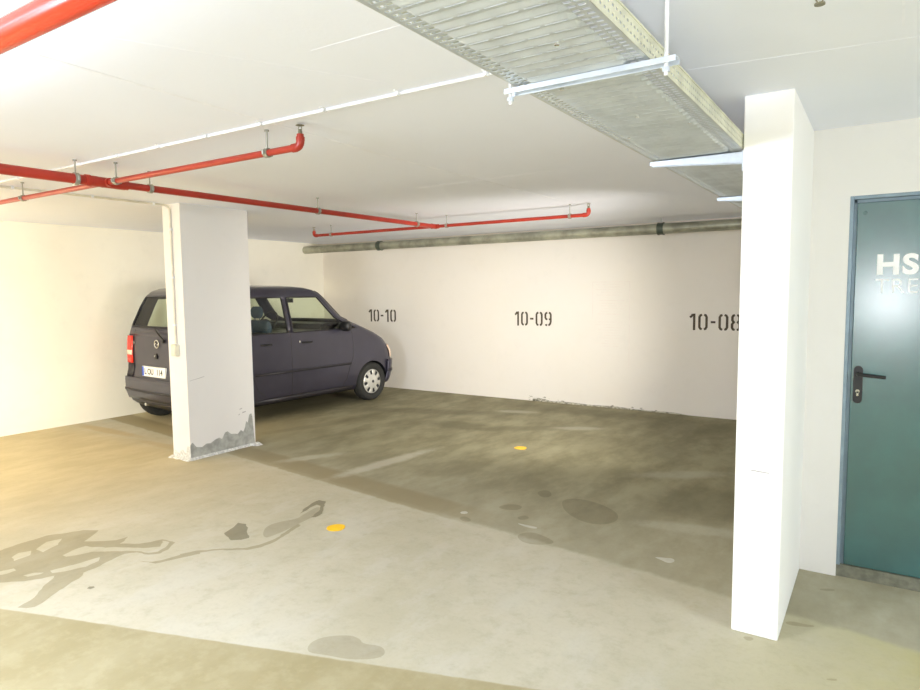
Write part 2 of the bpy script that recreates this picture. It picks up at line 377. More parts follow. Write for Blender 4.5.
b = MB(); b.box((XL-.2, YF-.2, H), (XR+.2, YB+.2, H+.2), 0)
def seam(x0, y0, x1, y1, w=.006, h=.0007, k=1):
    d = Vector((x1-x0, y1-y0, 0)).normalized(); n = Vector((-d.y, d.x, 0))*w/2
    P = [Vector((x0, y0, H-h))+n, Vector((x1, y1, H-h))+n, Vector((x1, y1, H-h))-n, Vector((x0, y0, H-h))-n]
    b.slab(P, (0, 0, h+.001), k)
seam(-2.51, 1.04, -2.62, 3.2, .02, .0015); seam(-2.62, 3.2, -2.58, 5.7, .02, .0015)
seam(-2.13, 1.05, -1.0, 1.10); seam(-1.7, 1.67, -1.02, 1.68, .004); seam(-.9, 2.60, .9, 2.86, .005)
seam(-3.2, 4.30, -1.9, 4.25, .005); seam(-2.2, 1.12, -1.7, 2.1, .004); seam(-.0, 1.2, .02, 2.6, .008)
b.build('ceiling', [M_ceil, M_ceil_seam], kind='structure')

MB().box((XL-.2, YF-.2, 0), (XL, YB+.2, H)).build('wall_left', M_wall_warm, kind='structure')
MB().box((XR, YF-.2, 0), (XR+.2, YB+.2, H)).build('wall_right', M_wall, kind='structure')
MB().box((XL, YF-.2, 0), (XR, YF, H)).build('wall_front', M_wall, kind='structure')
# back wall with peeling paint at its foot and a very faint old print
b = MB(); b.box((XL, YB, 0), (XR, YB+.2, H), 0)
def wallpoly(P, k, e=.001): b.poly([(x, YB-e, z) for x, z in P][::-1], k)
for i in range(30):
    x = -4.25 + 1.9*random.random()**2; z = random.uniform(.005, .07) * (1 if x < -3.6 else .6); s = random.uniform(.005, .022)
    wallpoly([(x+s*1.7*math.cos(a)*random.uniform(.5, 1), max(.002, z+s*.55*math.sin(a)*random.uniform(.5, 1))) for a in [j*math.pi/4 for j in range(8)]], 1)
wallpoly([(-4.2, .0), (-4.2, .03), (-4.05, .045), (-3.9, .02), (-3.6, .03), (-3.3, .018), (-3.0, .03), (-2.6, .012), (-2.2, .02), (-2.0, 0)], 1)
wallpoly([(-3.30, 1.69), (-2.78, 1.69), (-2.78, 1.70), (-3.30, 1.70)], 2); wallpoly([(-3.30, 1.2), (-3.29, 1.2), (-3.29, 1.69), (-3.30, 1.69)], 2)
wallpoly([(-2.79, .55), (-2.78, .55), (-2.78, 1.69), (-2.79, 1.69)], 2)
for i in range(24):
    z = 1.66 - i*.036; x0 = -3.27 + random.uniform(0, .16); x1 = -2.82 - random.uniform(0, .12)
    if i in (5, 12, 13): continue
    wallpoly([(x0, z), (x1, z+random.uniform(-.008, .008)), (x1, z+.008), (x0, z+.008)], 2)
b.build('wall_back', [M_wall, M_peel, M_faded], kind='structure', fix=False)
# stairwell block with the door opening (door 1.0 m wide, sill 7 cm)
DX0, DX1, DZ0, DZ1 = -.167, .90, .0, 2.075
b = MB(); T = .24
b.box((RX1-.19, YD, 0), (DX0, YD+T, H)); b.box((DX0, YD, DZ1), (DX1, YD+T, H)); b.box((DX1, YD, 0), (XR, YD+T, H))
b.box((RX1-.19, YD+T, 0), (RX1+.05, YB, H))
b.build('wall_stairwell', M_wall_stair, kind='structure')
MB().box((DX0, YD+.012, 0), (DX1, YD+T, .068)).build('trim_1', mat('sill_concrete', (.20, .20, .15), .8, var=.15, vs=20, bump=.2), kind='structure')

# door leaf, frame, handle, lettering
d = bpy.data.objects.new('door_1', None); C.objects.link(d); d.location = (DX0, YD, 0); d['kind'] = 'structure'
d['label'] = 'teal steel door with white lettering in the white stairwell wall'
b = MB(); z0 = .068
b.box((0, .0, z0), (.018, .06, DZ1)); b.box((DX1-DX0-.018, .0, z0), (DX1-DX0, .06, DZ1)); b.box((.018, .0, DZ1-.018), (DX1-DX0-.018, .06, DZ1))
b.box((.018, .026, z0), (.034, .06, DZ1-.018)); b.box((.018, .026, DZ1-.036), (DX1-DX0-.018, .06, DZ1-.018))
b.build('door_frame', M_frame, d, bevel=.002)
b = MB(); b.box((.034, .016, z0+.004), (DX1-DX0-.022, .056, DZ1-.036))
leaf = b.build('door_leaf', M_door, d, bevel=.003)
b = MB()
pl = [( .068+.021*math.cos(a), 0, 1.10+.055+.021*math.sin(a)) for a in [math.pi*j/8 for j in range(9)]] + [(.068+.021*math.cos(a), 0, 1.05-.055+.021*math.sin(a)) for a in [math.pi+math.pi*j/8 for j in range(9)]]
b.slab([(x, .016, z) for x, y, z in pl], (0, -.009, 0))
hp = b.build('handle_plate', M_black, d, bevel=.001)
b = MB(); b.tube([(.068, .007, 1.135), (.068, -.035, 1.135), (.074, -.045, 1.135), (.10, -.050, 1.134), (.175, -.050, 1.128), (.19, -.046, 1.127)], [.0095, .0095, .0095, .0095, .0085, .008], 12)
b.build('door_handle', M_black, d, smooth=50)
b = MB(); b.tube([(.068, .008, 1.04), (.068, .003, 1.04)], .010, 14); b.box((.063, .003, 1.015), (.073, .008, 1.04))
label(b.build('lock_cylinder', M_chrome, d), 'bright lock cylinder')
text('lettering', 'HS', .140, M_letter, d, (.126, .0150, 1.665), (math.pi/2, 0, 0), bold=.0055, sp=1.12, sx=1.05)
text('lettering', 'TREPPE', .108, M_letter2, d, (.124, .0150, 1.565), (math.pi/2, 0, 0), bold=-.0008, sp=1.06)
b = MB()
for x, z in ((.07, 1.985),): b.tube([(x, .016, z), (x, .0135, z)], [.010, .006], 12)
b.build('dent', M_door, d)

# ------------------------------------------------------------------ pillars
b = MB(); b.box((LX0, LY0, 0), (LX1, LY1, H), 0)
damp = [(LY0, .0), (LY0, .15), (3.70, .17), (3.74, .12), (3.80, .105), (3.85, .13), (3.90, .125), (3.95, .15), (4.0, .16), (4.03, .14), (4.07, .20), (4.10, .205), (4.14, .17), (4.18, .165), (4.22, .155), (4.26, .19), (4.29, .165), (4.31, .20), (4.33, .27), (4.35, .25), (4.37, .33), (4.40, .34), (4.41, .30), (4.43, .05), (LY1, 0)]
b.poly([(LX1+.0012, y, z) for y, z in damp][::-1], 1)
b.poly([(x, LY0-.0012, z) for x, z in [(LX0, 0), (LX1, 0), (LX1, .13), (LX1-.04, .14), (LX1-.07, .06), (LX1-.13, .10), (LX1-.18, .05), (LX0, .09)]], 2)
for y, z, w_ in ((4.25, .40, .035), (4.28, .36, .05), (4.235, .345, .02)):
    b.poly([(LX1+.0012, y, z), (LX1+.0012, y+w_, z+.006), (LX1+.0012, y+w_, z+.016), (LX1+.0012, y+.01, z+.012)], 3)
b.poly([(LX1+.0012, 3.70, .765), (LX1+.0012, 3.86, .79), (LX1+.0012, 3.86, .794), (LX1+.0012, 3.70, .769)], 3)
# mortar lip around the foot
lip = []
for i in range(26):
    y = LY0-.02 + (LY1-LY0+.05)*i/25; w_ = .018+.012*random.random() + (.06 if i > 22 else 0)
    lip.append([(LX1, y, .024), (LX1+w_*.4, y, .019), (LX1+w_, y, .0008)])
b.grid(lip, 2)
b.grid([[(LX0-.03+(LX1-LX0+.06)*i/10, LY0, .02), (LX0-.03+(LX1-LX0+.06)*i/10, LY0-.015, .014), (LX0-.03+(LX1-LX0+.06)*i/10, LY0-.03-.02*random.random(), .0008)] for i in range(11)], 2)
tag(b.build('pillar', [M_pillar, M_damp, M_lip, M_scuff], fix=False), 'free-standing white concrete pillar with grey damp foot, in front of the parked car', 'pillar')

b = MB(); b.box((RX0, RY0, 0), (RX1, YD, H), 0)
b.poly([(x, RY0-.001, z) for x, z in [(-.475, .772), (-.40, .768), (-.40, .773), (-.475, .777)]], 1)
tag(b.build('pillar', [M_pillar2, M_scuff], bevel=.006), 'bright white narrow pillar standing just left of the teal door', 'pillar')

# ------------------------------------------------------------------ bay numbers
Rz = lambda P, w_=.5: [(w_-x, z) for x, z in P]
BR = [(.20, .935), (.12, .91), (.065, .80), (.065, .20), (.12, .09), (.20, .065)]
B8 = [(.20, .935), (.12, .91), (.075, .82), (.075, .63), (.145, .515), (.065, .40), (.065, .19), (.12, .09), (.20, .065)]
GL = {'0': (.5, [BR, Rz(BR)]), '8': (.5, [B8, Rz(B8)]),
      '9': (.5, [[(.20, .935), (.12, .91), (.065, .81), (.065, .60), (.12, .49), (.205, .465)],
                 [(.30, .935), (.38, .91), (.435, .80), (.435, .34), (.40, .18), (.33, .09), (.27, .065)], [(.31, .465), (.38, .49)], [(.19, .065), (.12, .08), (.08, .13)]]),
      '1': (.34, [[(.25, 0), (.25, 1)], [(.03, .77), (.10, .83), (.185, .97)]]), '-': (.30, [[(.03, .50), (.27, .50)]])}
def thick(b, P, t, f, k=None):
    P = [Vector(p) for p in P]; L = []; R_ = []
    for i, p in enumerate(P):
        a = (p-P[i-1]).normalized() if i else (P[1]-P[0]).normalized()
        c = (P[i+1]-p).normalized() if i < len(P)-1 else a
        n = Vector((-(a+c).y, (a+c).x)).normalized(); s = t/2/max(.5, n.dot(Vector((-a.y, a.x))))
        L.append(p+n*s); R_.append(p-n*s)
    for i in range(len(P)-1):
        b.slab([f(q) for q in (L[i], L[i+1], R_[i+1], R_[i])], (0, -.0012, 0), k)
def number(s, x0, x1, z0, h, lab):
    wid = sum(GL[c][0] for c in s)+.12*(len(s)-1); sx = (x1-x0)/wid; b = MB(); x = 0
    for c in s:
        w_, st = GL[c]
        for P in st: thick(b, [(x*1+a, z) for a, z in P], .125, lambda q: (x0+q[0]*sx, YB-.0004, z0+q[1]*h))
        x += w_+.12
    tag(b.build('bay_number', M_stencil), lab, 'parking bay number', 'stencilled bay numbers on the back wall')
number('10-10', -7.29, -6.70, 1.095, .205, 'black stencilled parking number 10-10 on the wall above the car bonnet')
number('10-09', -4.49, -3.90, 1.085, .205, 'black stencilled parking number 10-09 in the middle of the back wall')
number('10-08', -2.02, -1.42, 1.080, .205, 'black stencilled parking number 10-08 on the back wall beside the right pillar')

# ------------------------------------------------------------------ yellow floor markers
def marker(x, y, r, lab):
    b = MB(); n = 28
    P = [(r*(1+.05*math.sin(3*a+x))*math.cos(a), r*(1+.04*math.cos(2*a+y))*math.sin(a)) for a in [2*math.pi*i/n for i in range(n)]]
    b.slab([(u, v, .0) for u, v in P], (0, 0, .004))
    o = b.build('floor_marker', M_yellow); o.location = (x, y, 0); tag(o, lab, 'floor marker', 'round yellow markers on the floor')
marker(-3.06, 3.11, .062, 'round yellow marker dot on the floor near the dark stain streaks, the nearer one')
marker(-3.03, 5.73, .062, 'round yellow marker dot on the darker bay floor, the one nearer the back wall')

# ------------------------------------------------------------------ red sprinkler pipes
def arc(c, a, b_, n=6):      # quarter bend from a to b about corner c
    c, a, b_ = Vector(c), Vector(a), Vector(b_); o = a+b_-c
    return [tuple(o + (a-o)*math.cos(t) + (b_-o)*math.sin(t)) for t in [math.pi/2*i/n for i in range(n+1)]]
def ring(b, p, ax, r, l, n=18):
    p = Vector(p); ax = Vector(ax); b.tube([p-ax*l/2, p+ax*l/2], r, n)
PZ = 2.32
def hanger(parent, p, ax, r):
    b = MB(); p = Vector(p); ax = Vector(ax); side = Vector((-ax.y, ax.x, 0))
    ring(b, p, ax, r+.007, .026); 
    for s in (-1, 1):
        q = p+side*s*(r+.012); b.tube([q-Vector((0, 0, .012)), q+Vector((0, 0, .012))], .006, 8)
    o = b.build('pipe_clamp', M_clamp, parent, smooth=40)
    b = MB(); b.tube([p+Vector((0, 0, r+.004)), (p.x, p.y, H)], .0045, 8); b.tube([(p.x, p.y, H-.008), (p.x, p.y, H)], .012, 10)
    b.build('hanger_rod', M_clamp, o, smooth=40)
def head_(parent, x, y, r):
    b = MB(); b.tube([(x, y, PZ+.062), (x, y, PZ+.085)], [.012, .009], 12)
    for s in (-1, 1): b.tube([(x+s*.010, y, PZ+.080), (x+s*.012, y, PZ+.092), (x+s*.003, y, PZ+.103)], .0022, 6)
    b.tube([(x, y, PZ+.101), (x, y, PZ+.104), (x, y, PZ+.105)], [.008, .022, .021], 16)
    b.build('sprinkler_head', M_brass, parent, smooth=40)
MX = -4.25
t = thing('sprinkler_pipe', 'long red sprinkler main pipe hung under the ceiling, running away past the left pillar', 'pipe', (0, 0, 0))
b = MB(); b.tube([(MX, -3.5, PZ), (MX, 2.28, PZ)], .031, 20); b.tube([(MX, 2.40, PZ), (MX, 6.0, PZ)], .0235, 20)
b.build('pipe_run', M_red, t, smooth=40)
b = MB()
for y, r in ((2.20, .037), (2.245, .034), (2.40, .033), (2.445, .031)): ring(b, (MX, y, PZ), (0, 1, 0), r, .03)
b.tube([(MX, 2.20, PZ), (MX, 2.44, PZ)], .033, 20); b.tube([(MX-.05, 2.32, PZ), (MX+.05, 2.32, PZ)], .027, 16)
b.build('tee_fitting', M_red, t, smooth=40)
b = MB()
b.tube([(MX, 5.93, PZ), (MX, 6.025, PZ)], .028, 16); b.tube([(MX-.05, 6.0, PZ), (MX+.05, 6.0, PZ)], .025, 16)
b.build('tee_fitting', M_red, t, smooth=40)
for y in (.6, 2.13, 2.62, 4.20, 5.66): hanger(t, (MX, y, PZ), (0, 1, 0), .024 if y > 2.4 else .031)
def branch(x0, x1, y, lab, ends, hs, r=.0175):
    t = thing('sprinkler_branch_pipe', lab, 'pipe', (0, 0, 0)); b = MB()
    pts = []
    if 0 in ends: pts += [(x0, y, PZ+.062)] + arc((x0, y, PZ), (x0, y, PZ+.03), (x0+.03, y, PZ))
    else: pts += [(x0, y, PZ)]
    if 1 in ends: pts += arc((x1, y, PZ), (x1-.03, y, PZ), (x1, y, PZ+.03)) + [(x1, y, PZ+.062)]
    else: pts += [(x1, y, PZ)]
    b.tube(pts, r, 16); b.build('pipe_run', M_red, t, smooth=50)
    b = MB()
    for e in ends:
        x = (x0, x1)[e]; s = (1, -1)[e]
        b.tube([(x+s*.055, y, PZ), (x+s*.03, y, PZ)], r+.004, 16); b.tube([(x, y, PZ+.03), (x, y, PZ+.048)], r+.004, 16)
        b.tube([(x+s*.04, y, PZ)] + arc((x, y, PZ), (x+s*.03, y, PZ), (x, y, PZ+.03)) + [(x, y, PZ+.04)], r+.003, 16)
    if ends: b.build('elbow_fitting', M_red, t, smooth=50)
    for e in ends: head_(t, (x0, x1)[e], y, r)
    for x in hs: hanger(t, (x, y, PZ), (1, 0, 0), r)
    return t
branch(-6.5, MX-.05, 2.32, 'thin red branch pipe leaving the main towards the left wall, cut by the picture edge', (), (-5.4,))
branch(MX+.05, -2.455, 2.32, 'thin red branch pipe ending in an upturned sprinkler, nearest one right of the main', (1,), (MX+.12, -2.70))
branch(-6.15, MX-.05, 6.0, 'short far red branch pipe above the car, left of the main', (0,), (-5.85,))
branch(MX+.05, -2.425, 6.0, 'far red branch pipe right of the main, in front of the grey pipe', (1,), (MX+.16, -2.62))

# thick red pipe in the near top left corner
t = thing('fire_main_pipe', 'thick glossy red pipe crossing the near top left corner', 'pipe', (0, 0, 0))
a0 = Vector((-1.806, .724, 2.200)); dr = Vector((1, 0, 0))
b = MB(); b.tube([a0-dr*3.0, a0+dr*2.8], .0309, 32); b.build('pipe_run', M_red_big, t, smooth=50)
for q in (-.08, -1.5):
    p = a0+dr*q; b = MB(); ring(b, p, dr, .036, .026, 28); b.tube([p+Vector((0, .034, -.02)), p+Vector((0, .046, -.026))], .006, 8)
    o = b.build('pipe_clamp', M_dark, t, smooth=40)
    MB().tube([p+Vector((0, 0, .034)), (p.x, p.y, H)], .006, 8).build('hanger_rod', M_steel, o)
# sprinkler drop at the top edge near the door
t = thing('ceiling_sprinkler', 'small brass sprinkler hanging at the top edge above the right pillar', 'sprinkler', (-.178, 2.10, H))
MB().tube([(0, 0, 0), (0, 0, -.008)], .020, 16).build('rosette', M_brass, t)
MB().tube([(0, 0, -.008), (0, 0, -.03)], .010, 12).build('stem', M_red, t)
b = MB(); b.tube([(-.008, 0, -.03), (-.011, 0, -.045), (-.002, 0, -.06)], .002, 6); b.tube([(.008, 0, -.03), (.011, 0, -.045), (.002, 0, -.06)], .002, 6); b.tube([(0, 0, -.058), (0, 0, -.062)], .014, 14)
b.build('sprinkler_head', M_brass, t)

# ------------------------------------------------------------------ grey pipe along the back wall
GY, GZ = 7.90, 2.315
t = thing('drain_pipe', 'large grey-green pipe running along the top of the back wall', 'pipe', (0, 0, 0))
b = MB(); b.tube([(XL, GY, GZ+.0), (-.56, GY, GZ-.0)], .062, 28); b.build('pipe_run', M_duct, t, smooth=50)
for x in (-6.66, -2.27):
    b = MB(); ring(b, (x, GY, GZ), (1, 0, 0), .070, .07, 28); ring(b, (x-.03, GY, GZ), (1, 0, 0), .075, .012, 28); ring(b, (x+.03, GY, GZ), (1, 0, 0), .075, .012, 28)
    o = b.build('pipe_coupling', M_coupling, t, smooth=40)
    MB().tube([(x, GY, GZ+.065), (x, GY, H)], .006, 8).build('hanger_rod', M_steel, o)

# ------------------------------------------------------------------ conduits
t = thing('ceiling_conduit', 'thin white conduit clipped to the ceiling between the red main and the cable tray', 'conduit', (0, 0, 0))
MB().tube([(-7.5, 2.2, H-.007), (-.97, 2.215, H-.007)], .0075, 12).build('conduit_run', M_conduit, t, smooth=50)
for i in range(14):
    x = -6.9 + i*.43
    b = MB(); b.box((x-.005, 2.192, H-.0165), (x+.005, 2.216, H)); b.tube([(x, 2.18, H-.004), (x, 2.18, H)], .006, 8)
    b.build('clip', M_conduit, t)
t = thing('pillar_conduit', 'thin grey conduit along the ceiling and down the narrow face of the left pillar', 'conduit', (0, 0, 0))
px = LX0+.14
b = MB(); b.tube([(px, 1.2, H-.014)] + [(px, LY0-.10, H-.014)] + arc((px, LY0-.012, H-.014), (px, LY0-.07, H-.014), (px, LY0-.012, H-.075)) + [(px, LY0-.012, 1.12)], .0095, 12)
b.build('conduit_run', M_conduit_grey, t, smooth=50)
for p in ((px, 1.7, H-.014), (px, 2.35, H-.014), (px, 2.95, H-.014), (px, 3.5, H-.014)):
    b = MB(); b.box((px-.016, p[1]-.009, H-.026), (px+.016, p[1]+.009, H)); b.build('clip', M_conduit, t)
for z in (2.2, 1.75, 1.3):
    b = MB(); b.box((px-.017, LY0-.025, z-.009), (px+.017, LY0, z+.009)); b.build('clip', M_conduit, t)
t = thing('light_switch', 'small surface switch box on the narrow face of the left pillar', 'switch', (px, LY0, 1.06))
b = MB(); b.box((-.038, -.045, -.055), (.038, 0, .055)); b.build('housing', M_boxgrey, t, bevel=.006)
b = MB(); b.box((-.022, -.052, -.026), (.022, -.045, .026)); b.build('rocker', M_conduit_grey, t, bevel=.003)

# ------------------------------------------------------------------ cable tray
TX0, TX1, TZ, TY0, TY1 = -.957, -.549, 2.214, .86, 7.8
t = thing('cable_tray', 'perforated galvanised cable tray hung under the ceiling, ribbed underside', 'cable tray', (0, 0, 0))
P = .052; nP = int((TY1-TY0)/P)
# x columns: margins with two rows of oval holes, middle field with long slots
xs = [0, .012, .030, .036, .054, .066]
mid = []; w_ = (TX1-TX0) - .132; ns = 4; sl = w_/ns
for i in range(ns): mid += [.066+i*sl+.006, .066+(i+1)*sl-.006]
W_ = TX1-TX0
cols = xs + mid + [W_-v for v in reversed(xs)]
cols = sorted(set(round(c, 5) for c in cols))
def holecol(i, j, n8):
    a, c = cols[j], cols[j+1]; m_ = (a+c)/2; e = min(m_, W_-m_)
    if n8 == 'slot': return .066 < e and any(abs((.066+q*sl+.006)-a) < 1e-4 for q in range(ns))
    return (abs(e-.021) < .002) if n8 == 'h1' else (abs(e-.045) < .002)
ysub = [0, .004, .016, .0215, .0255, .030, .042]   # per pitch
prof = [0, -.0015, -.0065, -.0075, -.0075, -.0065, -.0015]
def tray_rows(k0, k1):
    rows = []
    for k in range(k0, k1):
        for s_, dz in zip(ysub, prof):
            y = TY0+k*P+s_
            rows.append([(TX0+c, y, TZ + (dz if .06 < c < W_-.06 else 0)) for c in cols])
    rows.append([(TX0+c, TY0+k1*P, TZ) for c in cols]); return rows
rows = tray_rows(0, nP); b = MB(); n = len(cols)
vs = [q for R in rows for q in R]; fs = []
for i in range(len(rows)-1):
    s_ = i % 7
    for j in range(n-1):
        if s_ == 3 and holecol(i, j, 'slot'): continue
        if s_ in (1, 5) and (holecol(i, j, 'h1') or holecol(i, j, 'h2')): continue
        fs.append((i*n+j, i*n+j+1, (i+1)*n+j+1, (i+1)*n+j))
b.add(vs, fs)
o = b.build('tray_bottom', M_steel, t, fix=False)
md = o.modifiers.new('solid', 'SOLIDIFY'); md.thickness = .0015; md.offset = 1
def side(x, name, sgn):
    b = MB(); zs = [0, .014, .021, .036, .043, .058]; ss = [0, .006, .020, .026]; p2 = .026*1.0
    n = len(zs); rows = []; nn = int((TY1-TY0)/.052)
    for k in range(nn):
        for s_ in (0, .006, .018, .026, .032, .044): rows.append([(x, TY0+k*.052+s_, TZ+z) for z in zs])
    rows.append([(x, TY0+nn*.052, TZ+z) for z in zs])
    vs = [q for R in rows for q in R]; fs = []
    for i in range(len(rows)-1):
        for j in range(n-1):
            if i % 3 == 1 and j in (1, 3): continue
            fs.append((i*n+j, i*n+j+1, (i+1)*n+j+1, (i+1)*n+j))
    b.add(vs, fs)
    # rolled top edge
    b.box((x-.003 if sgn > 0 else x-.008, TY0, TZ+.058), (x+.008 if sgn < 0 else x+.003, TY0+nn*.052, TZ+.062))
    o = b.build(name, M_traywhite, t, fix=False)
    md = o.modifiers.new('solid', 'SOLIDIFY'); md.thickness = .0015; md.offset = 0
side(TX0, 'tray_side', -1); side(TX1, 'tray_side', 1)
for (x, y) in ((-.84, 1.86), (-.70, 1.52), (-.60, 1.2), (-.88, 2.6), (-.62, 2.5), (-.75, 2.3)): MB().tube([(x, y, TZ-.012), (x, y, TZ-.002)], .007, 10).build('bolt', M_chrome, t)
def trapeze(y, lab):
    t = thing('trapeze_hanger', lab, 'hanger', (0, 0, 0)); x0, x1 = -.985, -.475
    b = MB(); b.box((x0, y-.020, TZ-.024), (x1, y-.0165, TZ-.0085)); b.box((x0, y+.0165, TZ-.024), (x1, y+.020, TZ-.0085)); b.box((x0, y-.0165, TZ-.012), (x1, y+.0165, TZ-.0085))
    b.build('cross_channel', M_strut, t, bevel=.001)
    for x in (x0+.012, x1-.030):
        b = MB(); b.tube([(x, y, TZ-.052), (x, y, H)], .0055, 10)
        b.build('threaded_rod', M_conduit, t, smooth=40)
        b = MB(); b.tube([(x, y, TZ-.042), (x, y, TZ-.031)], .010, 6); b.build('nut', M_strut, t)
trapeze(1.78, 'galvanised cross channel with rods carrying the cable tray near the top of the picture')
def bracket(y, xe, lab):
    t = thing('wall_bracket', lab, 'bracket', (0, 0, 0)); b = MB()
    x0 = -.962; zt = TZ-.0085
    b.slab([(x0, y-.02, zt), (xe, y-.02, zt), (xe, y-.02, zt-.052), (x0, y-.02, zt-.020)], (0, .003, 0))
    b.box((x0, y-.02, zt-.003), (xe, y+.02, zt))
    b.slab([(x0, y+.017, zt), (xe, y+.017, zt), (xe, y+.017, zt-.052), (x0, y+.017, zt-.020)], (0, .003, 0))
    b.build('bracket_arm', M_strut, t)
    MB().box((xe-.006, y-.03, zt-.09), (xe, y+.03, zt)).build('mounting_plate', M_strut, t, bevel=.001)
bracket(3.165, RX0, 'white tapered bracket carrying the cable tray against the top of the right pillar')
bracket(4.66, RX1-.19, 'far short white bracket under the cable tray behind the right pillar')
bracket(6.2, RX1-.19, 'farthest bracket under the cable tray, close to the back wall')

# ------------------------------------------------------------------ the car (local: u forward along +Y, w to the right, z up)
CU, CW = 4.415, -7.225
car = thing('car', 'small dark aubergine hatchback parked nose-in behind the left pillar', 'car', (CW, CU, 0), rz=math.radians(-3.3))
TZs = [.20, .26, .40, .55, .62, .70, .80, .90, 1.0, 1.10, 1.20, 1.25, 1.33, 1.43, 1.53, 1.585, 1.63, 1.66, 1.68]
TUR = [.12, .04, .00, .00, .02, .035, .035, .035, .04, .05, .075, .09, .12, .155, .20, .235, .28, .35, .48]
TUF = [3.30, 3.36, 3.40, 3.41, 3.41, 3.40, 3.34, 3.24, 3.05, 2.80, 2.545, 2.43, 2.355, 2.26, 2.17, 2.11, 2.03, 1.92, 1.76]
THW = [.74, .785, .805, .81, .812, .812, .812, .81, .806, .798, .775, .762, .738, .712, .682, .662, .63, .58, .48]
def tab(z, T):
    if z <= TZs[0]: return T[0]
    for i in range(len(TZs)-1):
        if z <= TZs[i+1]:
            f = (z-TZs[i])/(TZs[i+1]-TZs[i]); return T[i]+(T[i+1]-T[i])*f
    return T[-1]
def prm(z):
    ur, uf, hw = tab(z, TUR), tab(z, TUF), tab(z, THW)
    rr = .065; rf = .20 - .08*min(1, max(0, (z-.8)/.5))
    return ur, uf, hw, .035, .13, rr, rf
def P_rear(z, w, off=0):
    ur, uf, hw, br, bf, rr, rf = prm(z); return (w, ur+br*(w/hw)**2-off, z)
def P_rc(z, a, off=0):       # a 0..1 rear -> side
    ur, uf, hw, br, bf, rr, rf = prm(z); t = a*math.pi/2; b0 = br*((hw-rr)/hw)**2
    return (hw-rr+(rr+off)*math.sin(t), ur+b0+rr-(rr+off)*math.cos(t), z)
def P_fc(z, a, off=0):       # a 0..1 side -> front
    ur, uf, hw, br, bf, rr, rf = prm(z); t = a*math.pi/2; b0 = bf*((hw-rf)/hw)**2
    return (hw-rf+(rf+off)*math.cos(t), uf-b0-rf+(rf+off)*math.sin(t), z)
def P_front(z, w, off=0):
    ur, uf, hw, br, bf, rr, rf = prm(z); return (w, uf-bf*(w/hw)**2+off, z)
def urs(z): return P_rc(z, 1)[1]
def ufs(z): return P_fc(z, 0)[1]
def P_side(z, u, off=0): return (tab(z, THW)+off, u, z)
B0, B1 = 1.325, 1.405
def half(z, off=0):
    ur, uf, hw, br, bf, rr, rf = prm(z); a = urs(z); c = ufs(z); R = []
    for f in (0, .35, .7, .9): R.append(P_rear(z, f*(hw-rr), off))
    for f in (0, .33, .67, 1): R.append(P_rc(z, f, off))
    for f in (.13, .42, .50, .75): R.append(P_side(z, a+(B0-a)*f, off))
    R.append(P_side(z, B0, off)); R.append(P_side(z, B1, off))
    for f in (.4, .75, .93): R.append(P_side(z, B1+(c-B1)*f, off))
    for f in (0, .33, .67, 1): R.append(P_fc(z, f, off))
    for f in (.9, .6, .3, 0): R.append(P_front(z, f*(hw-rf), off))
    return R        # indices: 0-3 rear, 4-7 corner, 8-11, 12 B0, 13 B1, 14-16, 17-20 corner, 21-24 front
NH = 25
def full(z, off=0):
    h = half(z, off); return h + [(-x, u, zz) for x, u, zz in reversed(h[1:-1])]
NF = 48
# lower body
lz = [.20, .23, .26, .32, .40, .48, .55, .62, .66, .70, .75, .80, .85, .90, .95, 1.0, 1.03, 1.06, 1.085]
b = MB(); b.grid([full(z) for z in lz], closed=True)
nl = len(lz); b.f.append(list(range(NF-1, -1, -1))); b.mi.append(1); b.f.append([(nl-1)*NF+i for i in range(NF)]); b.mi.append(1)
body = b.build('body', [M_paint, M_black], car, smooth=35)
AX = (.44, 2.83)
for u in AX:
    c = MB(); c.tube([(-.95, u, .275), (-.52, u, .275)], .315, 32); c.tube([(.52, u, .275), (.95, u, .275)], .315, 32)
    co = c.build('cut', M_black, None)
    co.matrix_world = Matrix.Translation(car.location) @ Matrix.Rotation(car.rotation_euler.z, 4, 'Z')
    md = body.modifiers.new('arch', 'BOOLEAN'); md.operation = 'DIFFERENCE'; md.object = co; md.solver = 'EXACT'
bpy.context.view_layer.update()
dg = bpy.context.evaluated_depsgraph_get(); nm = bpy.data.meshes.new_from_object(body.evaluated_get(dg))
body.modifiers.clear(); body.data = nm
for o in [o for o in C.objects if o.name.startswith('cut')]: bpy.data.objects.remove(o)
for p in nm.polygons:
    c = p.center
    for u in AX:
        if abs(c.x) < .803 and math.hypot(c.y-u, c.z-.275) < .3155 and abs(c.x) > .5: p.material_index = 1
# greenhouse
gz = [1.085, 1.14, 1.20, 1.25, 1.33, 1.43, 1.50, 1.535, 1.56, 1.585, 1.61, 1.63, 1.645, 1.66, 1.672, 1.68]
Zi = {z: i for i, z in enumerate(gz)}
rowsg = [full(z) for z in gz]
def cls(i, j):       # window id for face at z band i, column j, else None
    s = 1
    if j >= 24: j = 47-j; s = -1
    zc = (gz[i]+gz[i+1])/2
    if j <= 3 and 1.18 < zc < 1.56: return ('rear_window', 0)
    if j in (9,) and 0: return None
    if 1.085 < zc < 1.535:
        if j == 8: return ('quarter_window', s)
        if j in (10, 11): return ('rear_door_window', s)
        if j in (13, 14, 15): return ('front_door_window', s)
    if j >= 19 and 1.20 < zc < 1.60: return ('windscreen', 0)
    return None
fr = MB(); win = {}
vs = [q for R in rowsg for q in R]; ff = []
for i in range(len(gz)-1):
    for j in range(NF):
        f = (i*NF+j, i*NF+(j+1) % NF, (i+1)*NF+(j+1) % NF, (i+1)*NF+j); c = cls(i, j)
        if c: win.setdefault(c, []).append(f)
        else: ff.append(f)
L = (len(gz)-1)*NF
